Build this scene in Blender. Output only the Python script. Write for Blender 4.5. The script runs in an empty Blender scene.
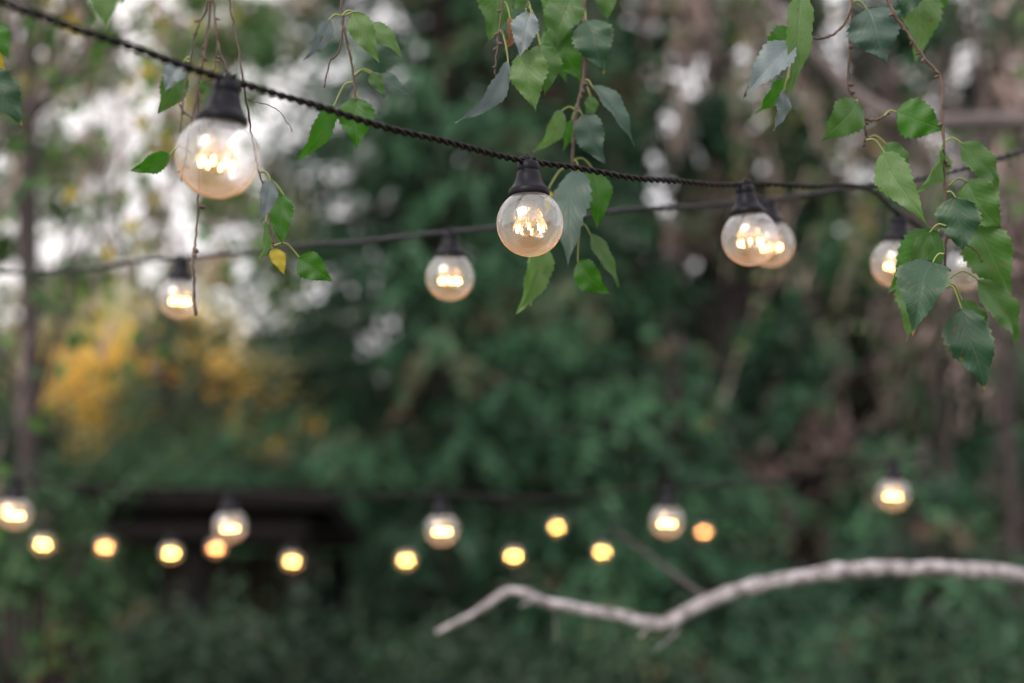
import bpy, math, random
import numpy as np
from mathutils import Vector, Matrix

RNG = np.random.default_rng(11)
random.seed(11)
scene = bpy.context.scene
COL = scene.collection
R = math.radians

# ------------------------------------------------------------------ camera
PITCH = R(8.0)
CAM = np.array([0.0, 0.0, 1.6])
FWD = np.array([0.0, math.cos(PITCH), math.sin(PITCH)])
RIGHT = np.array([1.0, 0.0, 0.0])
UP = np.array([0.0, -math.sin(PITCH), math.cos(PITCH)])
FPX = 50.0 / 36.0 * 1024.0


def P(px, py, d):
    """a place in the garden seen at this pixel, d metres away"""
    return CAM + FWD * d + RIGHT * ((px - 512.0) / FPX * d) + UP * ((341.5 - py) / FPX * d)


cam_data = bpy.data.cameras.new("camera")
cam = bpy.data.objects.new("camera", cam_data)
COL.objects.link(cam)
cam.location = CAM
cam.rotation_euler = (R(90) + PITCH, 0, 0)
cam_data.lens = 50
cam_data.sensor_width = 36
cam_data.clip_start = 0.02
cam_data.clip_end = 3000
cam_data.dof.use_dof = True
cam_data.dof.focus_distance = 1.07
cam_data.dof.aperture_fstop = 2.8
cam_data.dof.aperture_blades = 0
scene.camera = cam

# ------------------------------------------------------------------ materials


def new_mat(name):
    m = bpy.data.materials.new(name)
    m.use_nodes = True
    nt = m.node_tree
    nt.nodes.clear()
    out = nt.nodes.new('ShaderNodeOutputMaterial')
    return m, nt, out


def nd(nt, kind, **kw):
    n = nt.nodes.new(kind)
    for k, v in kw.items():
        if k.startswith('i_'):
            key = k[2:]
            key = int(key) if key.isdigit() else key.replace('_', ' ')
            n.inputs[key].default_value = v
        else:
            setattr(n, k, v)
    return n


def ramp(nt, stops, src, interp='LINEAR'):
    r = nt.nodes.new('ShaderNodeValToRGB')
    r.color_ramp.interpolation = interp
    els = r.color_ramp.elements
    while len(els) < len(stops):
        els.new(0.5)
    for e, (p, c) in zip(els, stops):
        e.position = p
        e.color = (*c, 1)
    nt.links.new(src, r.inputs[0])
    return r.outputs[0]


def math_n(nt, op, a, b=None, c=None, clamp=False):
    n = nt.nodes.new('ShaderNodeMath')
    n.operation = op
    n.use_clamp = clamp
    for i, v in enumerate((a, b, c)):
        if v is None:
            continue
        if isinstance(v, (int, float)):
            n.inputs[i].default_value = v
        else:
            nt.links.new(v, n.inputs[i])
    return n.outputs[0]


def foliage_mat(name, stops, transl=0.35, rough=0.55):
    """stops over the per-leaf 'tint' value"""
    m, nt, out = new_mat(name)
    at = nd(nt, 'ShaderNodeAttribute', attribute_name='tint')
    colr = ramp(nt, stops, at.outputs['Fac'])
    bs = nd(nt, 'ShaderNodeBsdfPrincipled', i_Roughness=rough)
    bs.inputs['Specular IOR Level'].default_value = 0.35
    nt.links.new(colr, bs.inputs['Base Color'])
    tr = nd(nt, 'ShaderNodeBsdfTranslucent')
    hs = nd(nt, 'ShaderNodeHueSaturation', i_Saturation=1.15, i_Value=1.3)
    nt.links.new(colr, hs.inputs['Color'])
    nt.links.new(hs.outputs[0], tr.inputs[0])
    mx = nd(nt, 'ShaderNodeMixShader', i_0=transl)
    nt.links.new(bs.outputs[0], mx.inputs[1])
    nt.links.new(tr.outputs[0], mx.inputs[2])
    nt.links.new(mx.outputs[0], out.inputs[0])
    return m


def solid_mat(name, c1, c2, scale=20.0, rough=0.6, bump=0.3, stretch=(1, 1, 1), spec=0.5, bump_dist=0.002):
    m, nt, out = new_mat(name)
    tc = nd(nt, 'ShaderNodeTexCoord')
    mp = nd(nt, 'ShaderNodeMapping')
    mp.inputs['Scale'].default_value = stretch
    nt.links.new(tc.outputs['Object'], mp.inputs[0])
    nz = nd(nt, 'ShaderNodeTexNoise', i_Scale=scale, i_Detail=6.0, i_Roughness=0.6)
    nt.links.new(mp.outputs[0], nz.inputs['Vector'])
    colr = ramp(nt, [(0.3, c1), (0.7, c2)], nz.outputs['Fac'])
    bs = nd(nt, 'ShaderNodeBsdfPrincipled', i_Roughness=rough)
    bs.inputs['Specular IOR Level'].default_value = spec
    nt.links.new(colr, bs.inputs['Base Color'])
    if bump:
        bp = nd(nt, 'ShaderNodeBump', i_Strength=bump, i_Distance=bump_dist)
        nt.links.new(nz.outputs['Fac'], bp.inputs['Height'])
        nt.links.new(bp.outputs[0], bs.inputs['Normal'])
    nt.links.new(bs.outputs[0], out.inputs[0])
    return m


def leaf_mat(name, main, second, vein, transl=0.4, rough=0.5, edge=None, tip=None, tmul=1.8):
    """a birch leaf blade: midrib, side veins, mottling; UV u across, v along"""
    m, nt, out = new_mat(name)
    uv = nd(nt, 'ShaderNodeUVMap', uv_map='UVMap')
    sp = nd(nt, 'ShaderNodeSeparateXYZ')
    nt.links.new(uv.outputs[0], sp.inputs[0])
    u = math_n(nt, 'ABSOLUTE', math_n(nt, 'SUBTRACT', sp.outputs[0], 0.5))
    v = sp.outputs[1]
    mid = math_n(nt, 'SUBTRACT', 1.0, math_n(nt, 'DIVIDE', u, 0.022), clamp=True)
    ph = math_n(nt, 'SUBTRACT', math_n(nt, 'MULTIPLY', v, 9.0), math_n(nt, 'MULTIPLY', u, 7.0))
    fr = math_n(nt, 'FRACT', ph)
    dist = math_n(nt, 'ABSOLUTE', math_n(nt, 'SUBTRACT', fr, 0.5))
    side = math_n(nt, 'SUBTRACT', 1.0, math_n(nt, 'DIVIDE', dist, 0.09), clamp=True)
    vein_f = math_n(nt, 'MAXIMUM', mid, math_n(nt, 'MULTIPLY', side, 0.55))
    tc = nd(nt, 'ShaderNodeTexCoord')
    nz = nd(nt, 'ShaderNodeTexNoise', i_Scale=70.0, i_Detail=5.0)
    nt.links.new(tc.outputs['Object'], nz.inputs['Vector'])
    colr = ramp(nt, [(0.35, main), (0.7, second)], nz.outputs['Fac'])
    mixv = nd(nt, 'ShaderNodeMix', data_type='RGBA')
    nt.links.new(math_n(nt, 'MULTIPLY', vein_f, 0.6), mixv.inputs[0])
    nt.links.new(colr, mixv.inputs[6])
    mixv.inputs[7].default_value = (*vein, 1)
    res = mixv.outputs[2]
    if edge:
        e = nd(nt, 'ShaderNodeMix', data_type='RGBA')
        ef = math_n(nt, 'MULTIPLY', math_n(nt, 'SUBTRACT', u, 0.40), 8.0, clamp=True)
        nt.links.new(ef, e.inputs[0])
        nt.links.new(res, e.inputs[6])
        e.inputs[7].default_value = (*edge, 1)
        res = e.outputs[2]
    if tip:
        e = nd(nt, 'ShaderNodeMix', data_type='RGBA')
        ef = math_n(nt, 'MULTIPLY', math_n(nt, 'SUBTRACT', v, 0.93), 18.0, clamp=True)
        nt.links.new(ef, e.inputs[0])
        nt.links.new(res, e.inputs[6])
        e.inputs[7].default_value = (*tip, 1)
        res = e.outputs[2]
    # small brown blemishes
    nz2 = nd(nt, 'ShaderNodeTexNoise', i_Scale=210.0, i_Detail=2.0)
    nt.links.new(tc.outputs['Object'], nz2.inputs['Vector'])
    sf = math_n(nt, 'MULTIPLY', math_n(nt, 'SUBTRACT', nz2.outputs['Fac'], 0.665), 12.0, clamp=True)
    e = nd(nt, 'ShaderNodeMix', data_type='RGBA')
    nt.links.new(sf, e.inputs[0])
    nt.links.new(res, e.inputs[6])
    e.inputs[7].default_value = (0.12, 0.07, 0.025, 1)
    res = e.outputs[2]
    bs = nd(nt, 'ShaderNodeBsdfPrincipled', i_Roughness=rough)
    bs.inputs['Specular IOR Level'].default_value = 0.5
    nt.links.new(res, bs.inputs['Base Color'])
    bp = nd(nt, 'ShaderNodeBump', i_Strength=0.6, i_Distance=0.0006)
    bp.invert = True
    hgt = math_n(nt, 'ADD', vein_f, math_n(nt, 'MULTIPLY', nz.outputs['Fac'], 0.7))
    nt.links.new(hgt, bp.inputs['Height'])
    nt.links.new(bp.outputs[0], bs.inputs['Normal'])
    tr = nd(nt, 'ShaderNodeBsdfTranslucent')
    hs = nd(nt, 'ShaderNodeHueSaturation', i_Saturation=1.15, i_Value=tmul)
    nt.links.new(res, hs.inputs['Color'])
    nt.links.new(hs.outputs[0], tr.inputs[0])
    mx = nd(nt, 'ShaderNodeMixShader', i_0=transl)
    nt.links.new(bs.outputs[0], mx.inputs[1])
    nt.links.new(tr.outputs[0], mx.inputs[2])
    nt.links.new(mx.outputs[0], out.inputs[0])
    return m


LEAF = {
    'vivid': leaf_mat('leaf_vivid', (0.03, 0.105, 0.013), (0.042, 0.13, 0.02), (0.09, 0.17, 0.05), 0.42),
    'light': leaf_mat('leaf_light', (0.075, 0.145, 0.045), (0.10, 0.18, 0.06), (0.17, 0.24, 0.11), 0.4),
    'mid': leaf_mat('leaf_mid', (0.042, 0.105, 0.025), (0.060, 0.13, 0.034), (0.10, 0.15, 0.06), 0.35, edge=(0.10, 0.16, 0.05)),
    'dark': leaf_mat('leaf_dark', (0.018, 0.055, 0.028), (0.028, 0.074, 0.038), (0.06, 0.10, 0.075), 0.2,
                     edge=(0.12, 0.16, 0.09), tip=(0.35, 0.22, 0.06)),
    'pale': leaf_mat('leaf_underside', (0.12, 0.155, 0.17), (0.16, 0.20, 0.22), (0.22, 0.26, 0.26), 0.25, rough=0.5, tmul=1.2),
    'grey': leaf_mat('leaf_greygreen', (0.038, 0.075, 0.062), (0.052, 0.095, 0.078), (0.09, 0.135, 0.11), 0.25, tmul=1.4),
    'yellow': leaf_mat('leaf_yellow', (0.45, 0.33, 0.03), (0.35, 0.32, 0.04), (0.5, 0.4, 0.1), 0.4, edge=(0.22, 0.24, 0.04), tmul=1.2),
    'brown': leaf_mat('leaf_dry', (0.22, 0.11, 0.06), (0.30, 0.16, 0.08), (0.35, 0.22, 0.12), 0.3, tmul=1.2),
}
M_PETIOLE = solid_mat('petiole_green', (0.16, 0.20, 0.05), (0.22, 0.24, 0.08), 60, 0.5, 0.1)
M_TWIG = solid_mat('twig_bark', (0.050, 0.028, 0.022), (0.11, 0.070, 0.055), 160, 0.6, 0.6, bump_dist=0.0005)
M_CABLE = solid_mat('cable_rubber', (0.006, 0.004, 0.005), (0.016, 0.011, 0.012), 90, 0.45, 0.3, spec=0.14, bump_dist=0.0003)
M_CABLE_SHEEN = solid_mat('cable_rubber_painted_sheen', (0.012, 0.011, 0.017), (0.028, 0.026, 0.036), 90, 0.45, 0.3, spec=0.3, bump_dist=0.0003)  # second cable: its sheen is painted in as a lighter purple-grey base
M_SOCKET = solid_mat('socket_plastic', (0.005, 0.005, 0.009), (0.010, 0.010, 0.016), 120, 0.42, 0.15, spec=0.13, bump_dist=0.0003)
M_BARK = solid_mat('dark_bark', (0.018, 0.012, 0.014), (0.055, 0.040, 0.042), 9, 0.85, 1.0, (1, 1, 0.25), bump_dist=0.02)
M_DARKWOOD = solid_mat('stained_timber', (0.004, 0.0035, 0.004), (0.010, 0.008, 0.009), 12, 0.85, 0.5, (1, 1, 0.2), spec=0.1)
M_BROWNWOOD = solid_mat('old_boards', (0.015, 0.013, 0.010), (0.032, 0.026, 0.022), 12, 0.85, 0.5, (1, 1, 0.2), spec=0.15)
M_GREYLIMB = solid_mat('grey_bark', (0.06, 0.048, 0.05), (0.15, 0.12, 0.125), 9, 0.85, 0.6, (1, 1, 1), bump_dist=0.01)
M_POST = solid_mat('weathered_post', (0.12, 0.09, 0.07), (0.22, 0.18, 0.15), 14, 0.8, 0.5, (1, 1, 0.15))


def birch_bark():
    m, nt, out = new_mat('birch_bark')
    tc = nd(nt, 'ShaderNodeTexCoord')
    mp = nd(nt, 'ShaderNodeMapping')
    nt.links.new(tc.outputs['UV'], mp.inputs[0])
    mp.inputs['Scale'].default_value = (2.0, 26.0, 1)
    nz = nd(nt, 'ShaderNodeTexNoise', i_Scale=2.0, i_Detail=5.0, i_Roughness=0.7)
    nt.links.new(mp.outputs[0], nz.inputs['Vector'])
    colr = ramp(nt, [(0.32, (0.035, 0.028, 0.03)), (0.45, (0.16, 0.14, 0.15)), (0.60, (0.38, 0.355, 0.39))], nz.outputs['Fac'])
    bs = nd(nt, 'ShaderNodeBsdfPrincipled', i_Roughness=0.6)
    nt.links.new(colr, bs.inputs['Base Color'])
    bp = nd(nt, 'ShaderNodeBump', i_Strength=0.5, i_Distance=0.003)
    nt.links.new(nz.outputs['Fac'], bp.inputs['Height'])
    nt.links.new(bp.outputs[0], bs.inputs['Normal'])
    nt.links.new(bs.outputs[0], out.inputs[0])
    return m


M_BIRCH = birch_bark()


def globe_glass():
    m, nt, out = new_mat('clear_globe')
    lw = nd(nt, 'ShaderNodeLayerWeight', i_Blend=0.5)
    fac = lw.outputs['Facing']
    refl = math_n(nt, 'ADD', math_n(nt, 'MULTIPLY', math_n(nt, 'POWER', fac, 3.0), 0.55), 0.11)
    haze = math_n(nt, 'ADD', math_n(nt, 'MULTIPLY', math_n(nt, 'POWER', fac, 4.0), 0.50), 0.03)
    tc = nd(nt, 'ShaderNodeTexCoord')
    nz = nd(nt, 'ShaderNodeTexNoise', i_Scale=95.0, i_Detail=3.0)
    nt.links.new(tc.outputs['Object'], nz.inputs['Vector'])
    bp = nd(nt, 'ShaderNodeBump', i_Strength=0.35, i_Distance=0.0015)
    nt.links.new(nz.outputs['Fac'], bp.inputs['Height'])
    tr = nd(nt, 'ShaderNodeBsdfTransparent')
    tr.inputs[0].default_value = (0.96, 0.96, 0.97, 1)
    gl = nd(nt, 'ShaderNodeBsdfGlossy', i_Roughness=0.10)
    gl.inputs['Color'].default_value = (0.88, 0.92, 1, 1)
    nt.links.new(bp.outputs[0], gl.inputs['Normal'])
    df = nd(nt, 'ShaderNodeBsdfDiffuse')
    df.inputs[0].default_value = (0.8, 0.8, 0.84, 1)
    tl = nd(nt, 'ShaderNodeBsdfTranslucent')
    tl.inputs[0].default_value = (0.85, 0.82, 0.80, 1)
    hz = nd(nt, 'ShaderNodeMixShader', i_0=0.5)
    nt.links.new(df.outputs[0], hz.inputs[1])
    nt.links.new(tl.outputs[0], hz.inputs[2])
    m1 = nd(nt, 'ShaderNodeMixShader')
    nt.links.new(refl, m1.inputs[0])
    nt.links.new(tr.outputs[0], m1.inputs[1])
    nt.links.new(gl.outputs[0], m1.inputs[2])
    g2 = nd(nt, 'ShaderNodeBsdfGlossy', i_Roughness=0.42)
    m1b = nd(nt, 'ShaderNodeMixShader', i_0=0.06)
    nt.links.new(m1.outputs[0], m1b.inputs[1])
    nt.links.new(g2.outputs[0], m1b.inputs[2])
    sepz = nd(nt, 'ShaderNodeSeparateXYZ')
    nt.links.new(tc.outputs['Object'], sepz.inputs[0])
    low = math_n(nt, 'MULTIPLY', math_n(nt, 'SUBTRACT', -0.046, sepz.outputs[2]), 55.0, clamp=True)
    haze = math_n(nt, 'ADD', haze, math_n(nt, 'MULTIPLY', low, 0.17))     # lower half hazier and orange: filament glow painted into the glass
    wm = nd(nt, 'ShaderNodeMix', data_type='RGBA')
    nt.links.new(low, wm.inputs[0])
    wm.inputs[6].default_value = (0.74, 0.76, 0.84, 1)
    wm.inputs[7].default_value = (0.95, 0.58, 0.30, 1)  # orange tint standing in for the warm glow at the bottom
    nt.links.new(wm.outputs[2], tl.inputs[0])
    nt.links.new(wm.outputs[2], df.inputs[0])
    m2 = nd(nt, 'ShaderNodeMixShader')
    nt.links.new(haze, m2.inputs[0])
    nt.links.new(m1b.outputs[0], m2.inputs[1])
    nt.links.new(hz.outputs[0], m2.inputs[2])
    nt.links.new(m2.outputs[0], out.inputs[0])
    return m


M_GLOBE = globe_glass()


def core_mat():
    m, nt, out = new_mat('clear_core')
    lw = nd(nt, 'ShaderNodeLayerWeight', i_Blend=0.5)
    fac = math_n(nt, 'ADD', math_n(nt, 'MULTIPLY', math_n(nt, 'POWER', lw.outputs['Facing'], 2.0), 0.7), 0.13)
    tr = nd(nt, 'ShaderNodeBsdfTransparent')
    gl = nd(nt, 'ShaderNodeBsdfGlossy', i_Roughness=0.18)
    tl = nd(nt, 'ShaderNodeBsdfTranslucent')
    a = nd(nt, 'ShaderNodeMixShader', i_0=0.7)
    nt.links.new(gl.outputs[0], a.inputs[1])
    nt.links.new(tl.outputs[0], a.inputs[2])
    b = nd(nt, 'ShaderNodeMixShader')
    nt.links.new(fac, b.inputs[0])
    nt.links.new(tr.outputs[0], b.inputs[1])
    nt.links.new(a.outputs[0], b.inputs[2])
    nt.links.new(b.outputs[0], out.inputs[0])
    return m


M_CORE = core_mat()


def emit_mat(name, col, strength):
    m, nt, out = new_mat(name)
    e = nd(nt, 'ShaderNodeEmission', i_Strength=strength)
    e.inputs[0].default_value = (*col, 1)
    nt.links.new(e.outputs[0], out.inputs[0])
    return m


M_FIL = emit_mat('filament_warm', (1.0, 0.50, 0.14), 34)
M_FIL_O = emit_mat('filament_amber', (1.0, 0.38, 0.09), 85)
M_FIL_MID = emit_mat('filament_warm_low_string', (1.0, 0.50, 0.13), 40)
M_FIL_FAR = emit_mat('filament_yellow', (1.0, 0.53, 0.11), 95)
M_METAL = solid_mat('support_wire', (0.35, 0.28, 0.2), (0.5, 0.42, 0.3), 100, 0.3, 0)
M_METAL.node_tree.nodes['Principled BSDF'].inputs['Metallic'].default_value = 0.9

# ------------------------------------------------------------------ mesh helpers


class MB:
    def __init__(self):
        self.v, self.f, self.mi, self.uv = [], [], [], []
        self.n = 0

    def add(self, verts, faces, mi=0, uvs=None):
        verts = np.asarray(verts, float)
        self.v.append(verts)
        for k, f in enumerate(faces):
            self.f.append([i + self.n for i in f])
            self.mi.append(mi)
        self.uv.append(np.asarray(uvs, float) if uvs is not None else np.zeros((len(verts), 2)))
        self.n += len(verts)

    def tube(self, pts, rad, sides=8, mi=0, caps=True):
        pts = np.asarray(pts, float)
        n = len(pts)
        rad = np.broadcast_to(np.asarray(rad, float), (n,))
        t = np.gradient(pts, axis=0)
        t /= np.linalg.norm(t, axis=1)[:, None] + 1e-12
        ref = np.array([0, 0, 1.0]) if abs(t[0][2]) < 0.9 else np.array([1.0, 0, 0])
        nrm = np.cross(t[0], ref)
        nrm /= np.linalg.norm(nrm)
        V, U = [], []
        length = 0
        ang = np.linspace(0, 2 * np.pi, sides, endpoint=False)
        for i in range(n):
            if i:
                nrm = nrm - t[i] * np.dot(nrm, t[i])
                nrm /= np.linalg.norm(nrm) + 1e-12
                length += np.linalg.norm(pts[i] - pts[i - 1])
            b = np.cross(t[i], nrm)
            V.append(pts[i] + rad[i] * (np.cos(ang)[:, None] * nrm + np.sin(ang)[:, None] * b))
            U.append(np.stack([ang / (2 * np.pi), np.full(sides, length)], 1))
        F = []
        for i in range(n - 1):
            for j in range(sides):
                k = (j + 1) % sides
                F.append([i * sides + j, i * sides + k, (i + 1) * sides + k, (i + 1) * sides + j])
        if caps:
            F.append(list(range(sides))[::-1])
            F.append([(n - 1) * sides + j for j in range(sides)])
        self.add(np.concatenate(V), F, mi, np.concatenate(U))

    def lathe(self, prof, sides=40, mi=0, axis_pt=(0, 0, 0)):
        ang = np.linspace(0, 2 * np.pi, sides, endpoint=False)
        V, F = [], []
        for r, z in prof:
            V.append(np.stack([r * np.cos(ang) + axis_pt[0], r * np.sin(ang) + axis_pt[1], np.full(sides, z + axis_pt[2])], 1))
        for i in range(len(prof) - 1):
            for j in range(sides):
                k = (j + 1) % sides
                F.append([i * sides + j, i * sides + k, (i + 1) * sides + k, (i + 1) * sides + j])
        self.add(np.concatenate(V), F, mi)

    def box(self, lo, hi, mi=0):
        x0, y0, z0 = lo
        x1, y1, z1 = hi
        v = [(x0, y0, z0), (x1, y0, z0), (x1, y1, z0), (x0, y1, z0), (x0, y0, z1), (x1, y0, z1), (x1, y1, z1), (x0, y1, z1)]
        f = [(0, 3, 2, 1), (4, 5, 6, 7), (0, 1, 5, 4), (1, 2, 6, 5), (2, 3, 7, 6), (3, 0, 4, 7)]
        self.add(v, f, mi)

    def build(self, name, mats, parent=None, smooth=True, origin=None):
        me = bpy.data.meshes.new(name)
        V = np.concatenate(self.v)
        if origin is not None:
            V = V - np.asarray(origin)
        me.from_pydata(V.tolist(), [], self.f)
        UV = np.concatenate(self.uv)
        uvl = me.uv_layers.new(name='UVMap')
        li = np.empty(len(me.loops), dtype=np.int32)
        me.loops.foreach_get('vertex_index', li)
        uvl.data.foreach_set('uv', UV[li].astype(np.float32).ravel())
        if not isinstance(mats, (list, tuple)):
            mats = [mats]
        for m in mats:
            me.materials.append(m)
        me.polygons.foreach_set('material_index', self.mi)
        if smooth:
            me.polygons.foreach_set('use_smooth', [True] * len(me.polygons))
        me.update()
        return link(name, me, parent, origin)


def link(name, me, parent=None, origin=None):
    o = bpy.data.objects.new(name, me)
    COL.objects.link(o)
    if origin is not None:
        o.location = origin
    if parent is not None:
        o.parent = parent
        if origin is not None:
            o.location = Vector(origin) - parent.location
    return o


def empty(name, loc=(0, 0, 0)):
    o = bpy.data.objects.new(name, None)
    o.empty_display_size = 0.05
    COL.objects.link(o)
    o.location = Vector(loc)
    return o


def tag(o, label=None, cat=None, group=None, kind=None):
    if label:
        o['label'] = label
    if cat:
        o['category'] = cat
    if group:
        o['group'] = group
    if kind:
        o['kind'] = kind
    return o


def spline(pts, per=12):
    """Catmull-Rom through the points"""
    p = np.asarray(pts, float)
    p = np.vstack([2 * p[0] - p[1], p, 2 * p[-1] - p[-2]])
    out = []
    for i in range(1, len(p) - 2):
        t = np.linspace(0, 1, per, endpoint=False)[:, None]
        a, b, c, d = p[i - 1], p[i], p[i + 1], p[i + 2]
        out.append(0.5 * ((2 * b) + (-a + c) * t + (2 * a - 5 * b + 4 * c - d) * t ** 2 + (-a + 3 * b - 3 * c + d) * t ** 3))
    out.append(p[-2][None])
    return np.concatenate(out)


def resample(pts, step):
    d = np.r_[0, np.cumsum(np.linalg.norm(np.diff(pts, axis=0), axis=1))]
    n = max(2, int(d[-1] / step))
    s = np.linspace(0, d[-1], n)
    return np.stack([np.interp(s, d, pts[:, k]) for k in range(3)], 1), s


def unit(a):
    return a / (np.linalg.norm(a, axis=-1, keepdims=True) + 1e-12)


def leaf_quads(name, cen, dirs, length, width, tint, mat, parent, origin=(0, 0, 0), side=None):
    """many small leaf-shaped faces as one mesh"""
    n = len(cen)
    dirs = unit(dirs)
    if side is None:
        side = RNG.normal(size=(n, 3))
    side = unit(np.cross(dirs, side))
    L = np.broadcast_to(np.asarray(length, float), (n,))[:, None]
    W = np.broadcast_to(np.asarray(width, float), (n,))[:, None]
    cen = cen - np.asarray(origin)
    v = np.stack([cen - dirs * L * .5, cen + side * W * .5 - dirs * L * .08, cen + dirs * L * .5, cen - side * W * .5 - dirs * L * .08], 1)
    me = bpy.data.meshes.new(name)
    me.vertices.add(4 * n)
    me.vertices.foreach_set('co', v.astype(np.float32).ravel())
    me.loops.add(4 * n)
    me.loops.foreach_set('vertex_index', np.arange(4 * n, dtype=np.int32))
    me.polygons.add(n)
    me.polygons.foreach_set('loop_start', np.arange(0, 4 * n, 4, dtype=np.int32))
    at = me.attributes.new('tint', 'FLOAT', 'FACE')
    at.data.foreach_set('value', np.asarray(tint, dtype=np.float32))
    me.materials.append(mat)
    me.update(calc_edges=True)
    o = bpy.data.objects.new(name, me)
    COL.objects.link(o)
    o.parent = parent
    return o


# ------------------------------------------------------------------ world and sun
SUN_EL, SUN_AZ = 32.0, 215.0     # azimuth measured clockwise from +Y: behind the camera, to the left
w = bpy.data.worlds.new("World")
scene.world = w
w.use_nodes = True
nt = w.node_tree
nt.nodes.clear()
wo = nt.nodes.new('ShaderNodeOutputWorld')
bg = nt.nodes.new('ShaderNodeBackground')
sky = nt.nodes.new('ShaderNodeTexSky')
sky.sky_type = 'NISHITA'
sky.sun_disc = False
sky.sun_elevation = R(SUN_EL)
sky.sun_rotation = R(SUN_AZ)
sky.air_density = 1.0
sky.dust_density = 4.0
sky.ozone_density = 1.0
# thin high overcast over the blue
tcw = nt.nodes.new('ShaderNodeTexCoord')
nzw = nd(nt, 'ShaderNodeTexNoise', i_Scale=2.2, i_Detail=6.0)
nt.links.new(tcw.outputs['Generated'], nzw.inputs['Vector'])
cf = math_n(nt, 'MULTIPLY_ADD', nzw.outputs['Fac'], 0.6, 0.45, clamp=True)
mxw = nd(nt, 'ShaderNodeMix', data_type='RGBA')
nt.links.new(cf, mxw.inputs[0])
nt.links.new(sky.outputs[0], mxw.inputs[6])
mxw.inputs[7].default_value = (8.4, 7.75, 7.5, 1)
nt.links.new(mxw.outputs[2], bg.inputs[0])
bg.inputs[1].default_value = 0.13
nt.links.new(bg.outputs[0], wo.inputs[0])

sd = bpy.data.lights.new("sun", 'SUN')
sd.energy = 1.4
sd.angle = R(30)
sd.color = (1.0, 0.95, 0.88)
sun = bpy.data.objects.new("sun", sd)
COL.objects.link(sun)
az, el = R(SUN_AZ), R(SUN_EL)
to_sun = Vector((math.sin(az) * math.cos(el), math.cos(az) * math.cos(el), math.sin(el)))
sun.rotation_euler = to_sun.to_track_quat('Z', 'Y').to_euler()

# ------------------------------------------------------------------ ground
mb = MB()
n = 60
ring = [0, 3, 6, 10, 15, 22, 32, 50, 90, 200, 600, 1500]
V = [(0, 0, 0)]
for r in ring[1:]:
    for k in range(n):
        a = 2 * math.pi * k / n
        V.append((r * math.cos(a), r * math.sin(a), 0.04 * math.sin(r * .9 + 3 * a)))
F = [(0, 1 + k, 1 + (k + 1) % n) for k in range(n)]
for i in range(len(ring) - 2):
    b = 1 + i * n
    for k in range(n):
        F.append((b + k, b + n + k, b + n + (k + 1) % n, b + (k + 1) % n))
mb.add(V, F)
M_LAWN = solid_mat('lawn', (0.03, 0.055, 0.02), (0.07, 0.095, 0.035), 3.0, 0.9, 0.5)
g = mb.build('ground', M_LAWN)
tag(g, 'dark lawn and soil under the trees', 'ground', kind='structure')

# ------------------------------------------------------------------ light bulbs


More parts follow.
